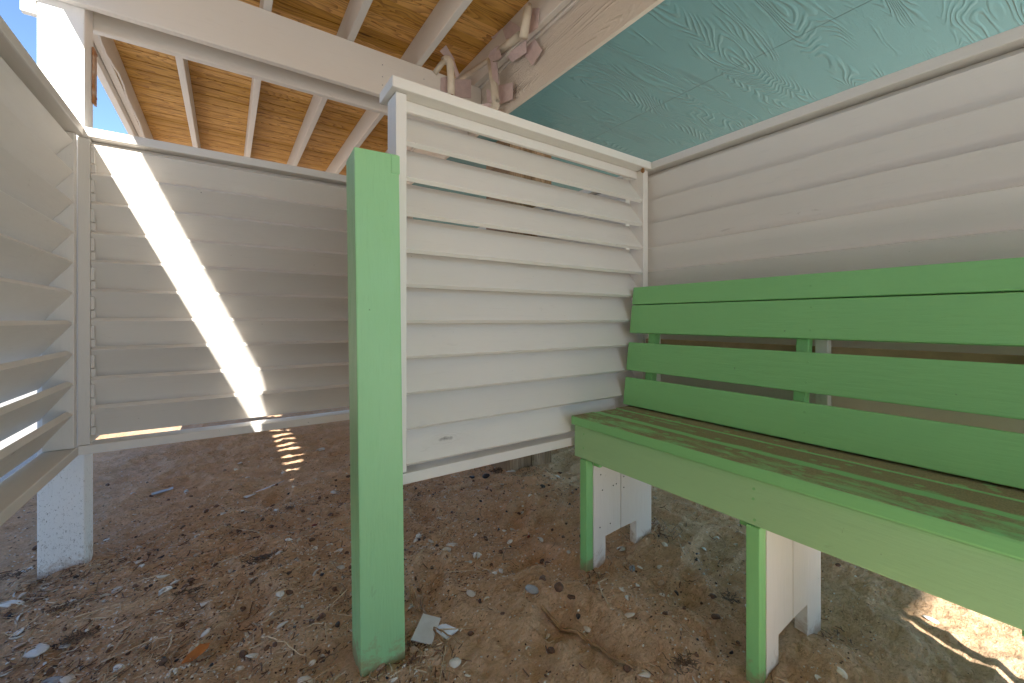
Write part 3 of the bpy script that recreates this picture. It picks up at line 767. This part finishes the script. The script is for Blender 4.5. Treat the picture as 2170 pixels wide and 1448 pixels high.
bm = new_bm()          # short broken fibres of dune grass, thickest in the lower left
def fibre(bm, x, y, L, wd):
    a = R2.gauss(0.9, 0.7); z = ground_z(x, y) + .003; dx, dy = math.cos(a) * L / 2, math.sin(a) * L / 2
    nx_, ny_ = -math.sin(a) * wd, math.cos(a) * wd; b = R2.uniform(-.15, .15) * L
    row = []
    for t, o_ in ((-1, 0), (0, b), (1, 0)):
        px, py = x + dx * t - dy * o_ / L, y + dy * t + dx * o_ / L; zz = max(z, ground_z(px, py) + .002) + R2.uniform(0, .003)
        row.append([bm.verts.new((px + nx_, py + ny_, zz)), bm.verts.new((px, py, zz + wd * 1.3)), bm.verts.new((px - nx_, py - ny_, zz))])
    for p, q in zip(row, row[1:]):
        for i in range(2): bm.faces.new([p[i], q[i], q[i + 1], p[i + 1]])
piles = []
for cx, cy, sp_, n_ in ((.50, 1.30, .035, 130), (.53, 1.22, .05, 120), (.34, 1.24, .03, 60), (1.27, 1.25, .03, 90), (1.42, 1.24, .04, 50), (1.74, 1.26, .05, 190), (1.66, 1.33, .05, 90), (1.27, .55, .03, 50), (1.70, .56, .03, 60), (-.47, 2.44, .04, 120), (-.62, 2.42, .05, 90), (1.75, 2.30, .08, 160), (1.60, 2.25, .07, 120)):
    for _ in range(n_): piles.append((cx + R2.gauss(0, sp_), cy + R2.gauss(0, sp_), 0))
piles = [p for p in piles if free(p[0], p[1], -0.012)]
fl = piles + [p for p in spots(4600, R2, yhi=2.8) if R2.random() < (1.0 if p[0] < 0.45 else 0.35)]
for x, y, D in fl[::2]: fibre(bm, x, y, R2.uniform(.010, .042), R2.uniform(.0008, .0019))
o = finish('grass_litter', bm, 'reed_l'); tag(o, 'short pale broken grass fibres littered over the sand', 'litter', kind='stuff')
bm = new_bm()
for x, y, D in fl[1::4]: fibre(bm, x, y, R2.uniform(.010, .040), R2.uniform(.0009, .0022))
o = finish('bark_litter', bm, 'stone_b'); tag(o, 'short dark broken stalk fibres littered over the sand', 'litter', kind='stuff')

# pieces one can point at
def slab(name, mat, pts, t, x, y, rz, tx, ty, label, cat, dz=0.004, bev=0.0006):
    bm = new_bm(); prism(bm, pts, 0, t, 'z', bev); o = finish(name, bm, mat)
    o.location = (x, y, ground_z(x, y) + dz); o.rotation_euler = (tx, ty, rz); return tag(o, label, cat)
x, y = at(905, 1352); slab('board_offcut', 'offcut', [(-.055, -.03), (.05, -.035), (.055, .03), (-.05, .04)], .004, x, y, 0.9, .15, -.12, 'white board offcut leaning in the sand right beside the green post', 'offcut', .012)
x, y = at(943, 1345); slab('board_offcut', 'offcut', [(-.03, -.045), (.035, -.03), (.03, .045), (-.028, .04)], .004, x, y, 0.2, -.18, .15, 'squarish white board offcut behind the crossed reeds near the green post', 'offcut', .012)
x, y = at(560, 1037, 0); slab('plastic_strip', 'offcut', [(-.13, -.016), (.15, 0.0), (-.13, .016)], .003, x, y, 0.62, .05, 0, 'long thin pointed white plastic strip on the sand below the sunlit wall', 'plastic strip', .008)
x, y = at(344, 1040, 0); slab('plastic_scrap', 'offcut_b', [(-.06, -.012), (.05, -.018), (.065, .012), (-.05, .016)], .003, x, y, 0.5, .1, 0, 'pale blue plastic scrap on the sand right of the corner post', 'plastic scrap', .008)
x, y = at(434, 1290); slab('board_chip', 'offcut', [(-.015, -.01), (.013, -.012), (.016, .011), (-.012, .012)], .004, x, y, .4, .1, .1, 'tiny white square chip on the sand left of the green post', 'chip', .004)
x, y = at(585, 1088); slab('board_chip', 'offcut', [(-.011, -.01), (.012, -.009), (.010, .012), (-.012, .010)], .004, x, y, .9, .2, .1, 'tiny white tile chip beside a red pebble in mid distance', 'chip', .004)
big = [(30, 1305, .036, 'w', 'large white oyster shell at the left edge of the sand'), (80, 1382, .042, 'w', 'long curved white oyster shell near the lower left corner'),
       (12, 1410, .026, 'w', 'whitish oyster shell half out of frame at the lower left corner'), (110, 1432, .034, 'g', 'ribbed blue grey shell at the bottom left edge'),
       (645, 1436, .028, 'w', 'white upright shell at the bottom edge left of the green post'), (365, 1437, .02, 'w', 'small pale shell at the bottom edge below the orange leaf'),
       (1130, 1272, .030, 'g', 'grey cockle shell with white pieces in the open sand left of the bench legs'), (708, 1045, .036, 'w', 'domed white clam shell on the sand just left of the green post'),
       (680, 948, .045, 'w', 'elongated white shell far back under the sunlit wall'), (395, 1038, .024, 'w', 'round white shell right of the blue plastic scrap'),
       (353, 1270, .026, 'w', 'cream oval shell in the middle of the left sand'), (292, 1193, .022, 'w', 'rounded white shell uphill of the cream oval shell'),
       (1010, 1172, .026, 'w', 'pointed white shell fragment beside the sand mound'), (1062, 1215, .017, 'w', 'angular white shell chip standing on edge in mid sand'),
       (955, 1153, .026, 'w', 'flat white clam shell under the partition near the mound'), (912, 1147, .015, 'w', 'small oval white shell left of the flat clam shell'),
       (1318, 1168, .024, 'w', 'pair of white shells between the feet of the end bench leg'), (1340, 1207, .024, 'g', 'blue black mussel shell in front of the end bench leg'),
       (1355, 1205, .016, 'w', 'pink white round shell beside the mussel shell'), (1317, 1278, .013, 'w', 'lone little white shell in front of the reed stalks'),
       (1335, 1035, .03, 'w', 'chalky lump of shell behind the end of the bench'), (1085, 1008, .03, 'w', 'curved white shell at the foot of the clad column'),
       (1050, 990, .022, 'w', 'white shell in the rubble under the partition sill'), (1980, 1330, .022, 'w', 'white shell lying on the sunlit sand under the bench'),
       (1245, 1338, .02, 'w', 'narrow white shell sliver beyond the reed bundle'), (1370, 1432, .026, 'w', 'dull white shell at the bottom edge near the reed bundle end')]
for i, (px, py, s, c, lab) in enumerate(big):
    x, y = at(px, py); me_ = shell_mesh('large_shell', 'shell_w' if c == 'w' else 'shell_g', 100 + i, True, .15)
    lay('large_seashell', me_, x, y, (s * .75, s * 1.1, s * .8), tilt=.25, dz=.002, label=lab, cat='seashell', R=R)
for px, py, s, mt, lab in ((1120, 1125, .012, 'stone_r', 'bright red pebble alone in the sand under the partition'), (666, 1122, .014, 'stone_r', 'red pebble just left of the green post'),
        (878, 1385, .020, 'shell_t', 'pale lumpy rock tucked behind the foot of the green post'), (808, 1420, .018, 'shell_t', 'tan rock at the front corner of the green post'),
        (1150, 1245, .020, 'stone_b', 'rounded brown rock uphill of the grey cockle shell'), (1185, 1270, .024, 'stone_b', 'flat brown rock right of the grey cockle shell'),
        (1030, 1008, .03, 'stone_k', 'black charred lump in the rubble under the partition sill'), (1000, 1010, .024, 'stone_k', 'dark rock left of the black charred lump'),
        (1150, 1035, .022, 'stone_k', 'black rock on the sand below the column bolt'), (420, 1185, .020, 'shell_t', 'grey tan round stone in the left sand'),
        (1225, 1320, .011, 'stone_k', 'small upright black stone above the reed bundle')):
    x, y = at(px, py); lay('rock', stone_mesh('rock', mt, int(px), .7), x, y, s, tilt=.3, dz=.004, label=lab, cat='rock', R=R)
# leaf
bm = new_bm(); prism(bm, [(-.035, 0), (-.01, -.018), (.03, -.012), (.045, .004), (.02, .018), (-.015, .014)], 0, .0015, 'z')
for v in bm.verts: v.co.z += 6 * v.co.y ** 2 * (3 if v.co.x > 0 else 1) + v.co.x * .2
o = finish('dead_leaf', bm, 'leaf'); x, y = at(412, 1402); o.location = (x, y, ground_z(x, y) + .008); o.rotation_euler = (.3, .1, .5); tag(o, 'curled orange brown dead leaf near the bottom left', 'leaf')
# named reeds
def reed_line(name, mat, pxs, r, label, n=1, lift=.013, spread=0.0, cat='reed'):
    T = None
    bm = new_bm()
    base = Vector((*at(*pxs[0]), 0)); base.z = ground_z(base.x, base.y)
    for q in range(n):
        pts = []
        dx, dy = R.uniform(-spread, spread), R.uniform(-spread, spread)
        for i in range(len(pxs) - 1):
            a = Vector((*at(*pxs[i]), 0)); b = Vector((*at(*pxs[i + 1]), 0))
            for k in range(5):
                p = a.lerp(b, k / 5) + Vector((dx + R.uniform(-.002, .002), dy + R.uniform(-.002, .002), 0)); p.z = ground_z(p.x, p.y) + lift + q * r * .7 + R.uniform(-.001, .002); pts.append(p - base)
        b = Vector((*at(*pxs[-1]), 0)) + Vector((dx, dy, 0)); b.z = ground_z(b.x, b.y) + lift; pts.append(b - base)
        tube(bm, pts, r, 6, .6, r * .5)
    o = finish(name, bm, mat, smooth=True); o.location = base; return tag(o, label, cat)
reed_line('reed_bundle', 'reed', [(1152, 1308), (1215, 1345), (1275, 1385), (1345, 1432)], .0055, 'long bundle of brown reed stalks running to the bottom edge between post and bench', 3, .008, .008)
reed_line('crossed_reed', 'reed', [(893, 1270), (905, 1315), (925, 1365), (950, 1378)], .0042, 'stout bent reed stalk leaning over the white offcuts', 2, .012, .006)
reed_line('crossed_reed', 'reed', [(975, 1383), (930, 1350), (905, 1345), (890, 1400)], .0035, 'thin reed crossing the stout bent stalk beside the offcuts', 1, .014)
reed_line('curved_reed', 'reed_l', [(1285, 1243), (1268, 1258), (1275, 1290), (1288, 1318)], .0035, 'hooked pale reed stalk standing out in front of the end bench leg')
reed_line('curved_reed', 'reed', [(1380, 1240), (1405, 1262), (1420, 1305)], .0032, 'brown arched reed right of the hooked pale reed')
reed_line('curved_reed', 'reed', [(1110, 1140), (1072, 1155), (1065, 1185), (1100, 1195)], .0035, 'looped brown reed by the pointed shell fragment')
reed_line('curved_reed', 'reed_l', [(215, 1405), (300, 1372), (365, 1352), (360, 1380), (328, 1418)], .003, 'long pale reed looping across the lower left sand')
reed_line('curved_reed', 'reed_l', [(555, 1362), (590, 1380), (650, 1393)], .0035, 'pale straight reed near the bottom between leaf and green post')
reed_line('curved_reed', 'reed_l', [(650, 1352), (690, 1335), (692, 1360)], .003, 'short pale hooked reed just left of the green post foot')
reed_line('curved_reed', 'reed', [(735, 1365), (700, 1385), (640, 1430)], .0035, 'brown reed trailing away from the green post foot')
reed_line('drift_twig', 'reed', [(1420, 1150), (1440, 1130), (1447, 1145), (1425, 1165)], .003, 'small curled twig behind the rear foot of the end bench leg', cat='twig')
reed_line('reed_tuft', 'reed', [(1385, 1150), (1400, 1130), (1390, 1110)], .004, 'tuft of brown reeds heaped at the rear foot of the end bench leg', 5, .012, .022)
reed_line('reed_tuft', 'reed', [(870, 1255), (880, 1285), (890, 1300)], .004, 'tuft of dark reed ends against the right side of the green post', 4, .012, .008)
def weed(px, py, s, label, n=14):
    n = int(n * 2.2)
    bm = new_bm(); x, y = at(px, py); z = ground_z(x, y)
    for i in range(n):
        p = Vector((R.gauss(0, s * .42), R.gauss(0, s * .22), 0)); pts = []
        a = R.uniform(0, 6.28)
        for k in range(6):
            pts.append(p.copy()); a += R.uniform(-1.1, 1.1); p = p + Vector((math.cos(a) * s * .10, math.sin(a) * s * .10, R.uniform(-.1, .15) * s * .4)); p.z = max(p.z, .001)
        tube(bm, pts, s * .035, 5, .6, s * .015)
    o = finish('seaweed_clump', bm, 'weed', smooth=True); o.location = (x, y, z + .003); tag(o, label, 'seaweed')
weed(140, 1305, .07, 'matted dark seaweed clump in the lower left sand')
weed(560, 1196, .09, 'long dark seaweed strand clump mid way between corner post and green post', 18)
weed(400, 1265, .06, 'black seaweed knot left of the centre of the left sand')
weed(35, 1215, .07, 'dark seaweed heap beside the left foot of the corner post')
weed(85, 1242, .05, 'small dark bark scrap at the foot of the corner post')
weed(170, 1345, .07, 'dark weed tangle above the long curved oyster shell')
weed(615, 1085, .05, 'grey black weed sprig beyond the tiny tile chip')
weed(1540, 1275, .06, 'brown weed tangle between the end leg and the middle leg of the bench')
weed(1450, 1440, .06, 'dark reed litter at the bottom edge left of the middle bench leg', 22)
weed(1060, 1000, .09, 'dark rubble of weed piled under the partition sill', 26)
